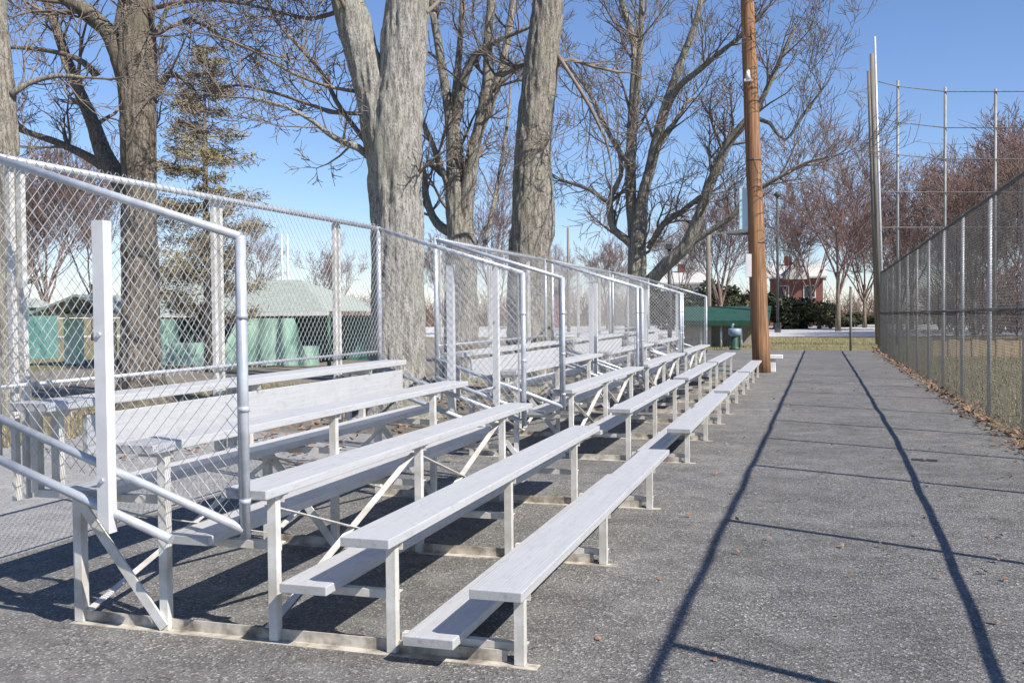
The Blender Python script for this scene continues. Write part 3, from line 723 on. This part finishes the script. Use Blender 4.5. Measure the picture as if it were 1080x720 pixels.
# ------------------------------------------------------------------ distant poles
def thin_pole(name, px, ptop, Y, r, mt, label, head=None, cat='pole', group=None):
    q = at(px, ptop, Y); o = empty(name, (q.x, Y, 0)); tag(o, label, cat, group)
    b = MB(); b.tube([(0, 0, 0), (0, 0, q.z*.5), (0, 0, q.z)], [r*1.15, r, r*.75], 10); b.build('shaft', M[mt], o)
    if head == 'lamp':
        b = MB(); b.tube([(0, 0, q.z), (0, 0, q.z+.15), (0, 0, q.z+.4)], [.12, .3, .12], 10); b.build('lamp_head', M['dark_metal'], o)
        b = MB(); b.box((-.22, -.22, 0), (.22, .22, .7), bev=.03); b.build('base', M['dark_metal'], o)
    if head == 'arm':
        b = MB(); b.bar((-.1, 0, q.z-.1), (2.1, 0, q.z+.02), .1, .1); b.build('arm', M['pole_grey'], o)
    if head == 'box':
        b = MB(); b.box((-.16, -.12, q.z-.05), (.16, .12, q.z+.22), bev=.02); b.build('fitting', M['dark_metal'], o)
thin_pole('lamp_post', 820, 208, 74, .10, 'dark_metal', 'thin dark lamp post rising right of the brown pole', 'lamp', 'lamp post')
thin_pole('wooden_post', 747, 245, 52, .14, 'pole_grey', 'brown wooden post with a level arm behind the dugout', 'arm')
thin_pole('wooden_post', 706, 262, 48, .10, 'dark_metal', 'short dark post with a box head under the long limb', 'box')
thin_pole('utility_pole', 599, 240, 78, .12, 'pole_grey', 'slim bare pole in the sky right of the leaning trunk')
thin_pole('utility_pole', 297, 247, 58, .09, 'steel_light', 'left one of the two thin poles above the pavilion', None, 'pole', 'paired poles above the pavilion')
thin_pole('utility_pole', 303, 247, 58, .09, 'steel_light', 'right one of the two thin poles above the pavilion', None, 'pole', 'paired poles above the pavilion')

# ------------------------------------------------------------------ pavilion on the left
Yp = 27.
pL, pR = at(62, 331, Yp), at(346, 328, Yp)
pv = empty('pavilion', (pL.x, Yp, 0)); tag(pv, 'low open pavilion with a pale hip roof and green tarps, behind the left fence', 'pavilion')
w = pR.x-pL.x; ze = pL.z; zr = at(200, 297, Yp+2).z; dp = 4.6
b = MB()
e = [(0, 0, ze), (w, 0, ze), (w, dp, ze), (0, dp, ze)]; r1, r2 = (w*.36, dp/2, zr), (w*.78, dp/2, zr)
b.poly([e[0], e[1], r2, r1]); b.poly([e[2], e[3], r1, r2]); b.poly([e[1], e[2], r2]); b.poly([e[3], e[0], r1]); b.poly([e[3], e[2], e[1], e[0]])
b.build('roof', M['pav_roof'], pv)
b = MB(); b.box((0, -.03, ze-.13), (w, .02, ze-.004)); b.build('fascia', M['white_paint'], pv)
# small gable roof at the left front
b = MB(); gx = w*.0; gw = w*.38
b.prism([(gx-.1, -1.4, ze-.02), (gx+gw/2, -1.4, ze+.62), (gx+gw, -1.4, ze-.02), (gx+gw-.1, -1.4, ze-.06), (gx+gw/2, -1.4, ze+.54), (gx, -1.4, ze-.06)], (0, 3.2, 0)); b.build('roof', M['pav_roof'], pv)
for k in range(7):
    b = MB(); xx = .12+k*(w-.24)/6; b.tube([(xx, .25, 0), (xx, .25, ze-.13)], .06, 8); b.build('post', M['fountain_green'], pv)
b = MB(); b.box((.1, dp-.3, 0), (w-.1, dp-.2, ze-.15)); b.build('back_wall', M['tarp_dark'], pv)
def drape(x0, x1, y, ztop, zbot, mt, amp, seed, skew=0):
    b = MB(); nx, nz = 24, 12; n0 = 0
    for j in range(nz+1):
        for i in range(nx+1):
            u, v = i/nx, j/nz
            x = x0+(x1-x0)*u+skew*(1-v)*(u-.5); z = zbot+(ztop-zbot)*v
            b.v.append((x, y+amp*noise.noise(Vector((x*2.2+seed, z*.7, 0)))+amp*.5*math.sin(x*9+seed), z))
    for j in range(nz):
        for i in range(nx):
            a = j*(nx+1)+i; b.f.append((a, a+1, a+nx+2, a+nx+1)); b.smooth.append(True)
    b.build('tarp', mt, pv)
drape(.05*w, .13*w, -.35, ze-.15, .05, M['tarp'], .05, 1); drape(.33*w, .48*w, -.3, ze-.2, .05, M['tarp'], .08, 4, .5)
drape(.46*w, .60*w, -.35, .75, .05, M['tarp'], .08, 6); drape(.70*w, .90*w, -.35, ze-.2, .05, M['tarp'], .10, 8, 1.2); drape(.60*w, .98*w, -.25, .65, .05, M['tarp'], .06, 3)
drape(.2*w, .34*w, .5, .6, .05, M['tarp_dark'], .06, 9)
b = MB(); b.box((.135*w, .05, 0), (.22*w, .12, ze-.18)); b.build('panel', M['cream'], pv)
# teal shed at the far left
a = at(-30, 325, 30); c = at(20, 362, 30)
td = empty('tool_shed', (a.x, 30, 0)); tag(td, 'small teal shed cut off by the left edge', 'shed'); w = c.x-a.x
b = MB(); b.box((0, 0, 0), (w, 2, a.z)); b.build('wall', M['tarp_dark'], td)
b = MB(); b.prism([(-.1, -.1, a.z+.003), (w/2, -.1, a.z+.4), (w+.1, -.1, a.z+.003)], (0, 2.2, 0)); b.build('roof', M['pav_roof'], td)

# ------------------------------------------------------------------ houses
def house(px0, px1, peave, ptop, Y, wall, label, roof='house_roof', gable=None):
    a, c = at(px0, peave, Y), at(px1, peave, Y); w = c.x-a.x; zt = at(px0, ptop, Y+4).z
    o = empty('house', (a.x, Y, 0)); tag(o, label, 'house')
    b = MB(); b.box((0, 0, 0), (w, 8, a.z)); b.build('wall', M[wall], o)
    b = MB(); b.prism([(-.4, -.5, a.z), (-.4, 4, zt), (-.4, 8.5, a.z), (-.4, 8.5, a.z+.003), (-.4, 4, zt+.18), (-.4, -.5, a.z+.18)], (w+.8, 0, 0)); rf = b.build('roof', M[roof], o)
    b = MB(); b.box((w*.25, 3.4, zt-.4), (w*.25+.8, 4.2, zt+1.)); b.build('chimney', M['brick'], rf)
    if gable:
        x0, x1 = gable[0]*w, gable[1]*w; z1 = at(px0, gable[2], Y-.5).z
        b = MB(); b.prism([(x0, -.7, a.z-.1), (x1, -.7, a.z-.1), ((x0+x1)/2, -.7, z1)], (0, 4, 0)); b.build('gable', M['siding'], o)
    k = 0; n = max(2, int(w/3))
    for k in range(n):
        xx = (k+.5)*w/n
        b = MB(); b.box((xx-.6, -.06, a.z-2.0), (xx+.6, .02, a.z-.7)); fr = b.build('window', M['white_paint'], o)
        b = MB(); b.box((xx-.5, -.08, a.z-1.9), (xx+.5, -.062, a.z-.8)); b.build('pane', M['glass'], fr)
house(812, 868, 294, 281, 104, 'brick', 'red brick house with a pale gable right of the brown pole', 'house_roof', (.25, .75, 272))
house(700, 742, 300, 288, 112, 'siding', 'pale house partly hidden behind the dugout hedge')
house(540, 575, 312, 300, 95, 'brick', 'brick house seen low through the bleacher fence')

# ------------------------------------------------------------------ light
AZ, EL = R(66), R(44.5)      # sun: right of the path, slightly behind the camera
S = Vector((math.sin(AZ)*math.cos(EL), -math.cos(AZ)*math.cos(EL), math.sin(EL)))
sl = bpy.data.lights.new('sun', 'SUN'); sl.energy = 5.; sl.angle = R(.4); sl.color = (1, .945, .87)
so = bpy.data.objects.new('sun', sl); COL.objects.link(so); so.rotation_euler = S.to_track_quat('Z', 'Y').to_euler()
wd = bpy.data.worlds.new('World'); sc.world = wd; wd.use_nodes = True; nt = wd.node_tree
sky = nt.nodes.new('ShaderNodeTexSky'); sky.sky_type = 'NISHITA'; sky.sun_disc = False
sky.sun_elevation = EL; sky.sun_rotation = math.atan2(S.x, S.y); sky.air_density = 1.0; sky.dust_density = 0.; sky.ozone_density = 5.5
bg = nt.nodes['Background']; bg.inputs['Strength'].default_value = .072
nt.links.new(mix(nt, 1., sky.outputs[0], (1.28, 1.25, 1.38), 'MULTIPLY'), bg.inputs[0])
vs = sc.view_settings; vs.view_transform = 'Standard'; vs.look = 'None'; vs.gamma = 1; vs.use_curve_mapping = False; vs.exposure = .62
sc.cycles.max_bounces = 6; sc.cycles.use_denoising = True
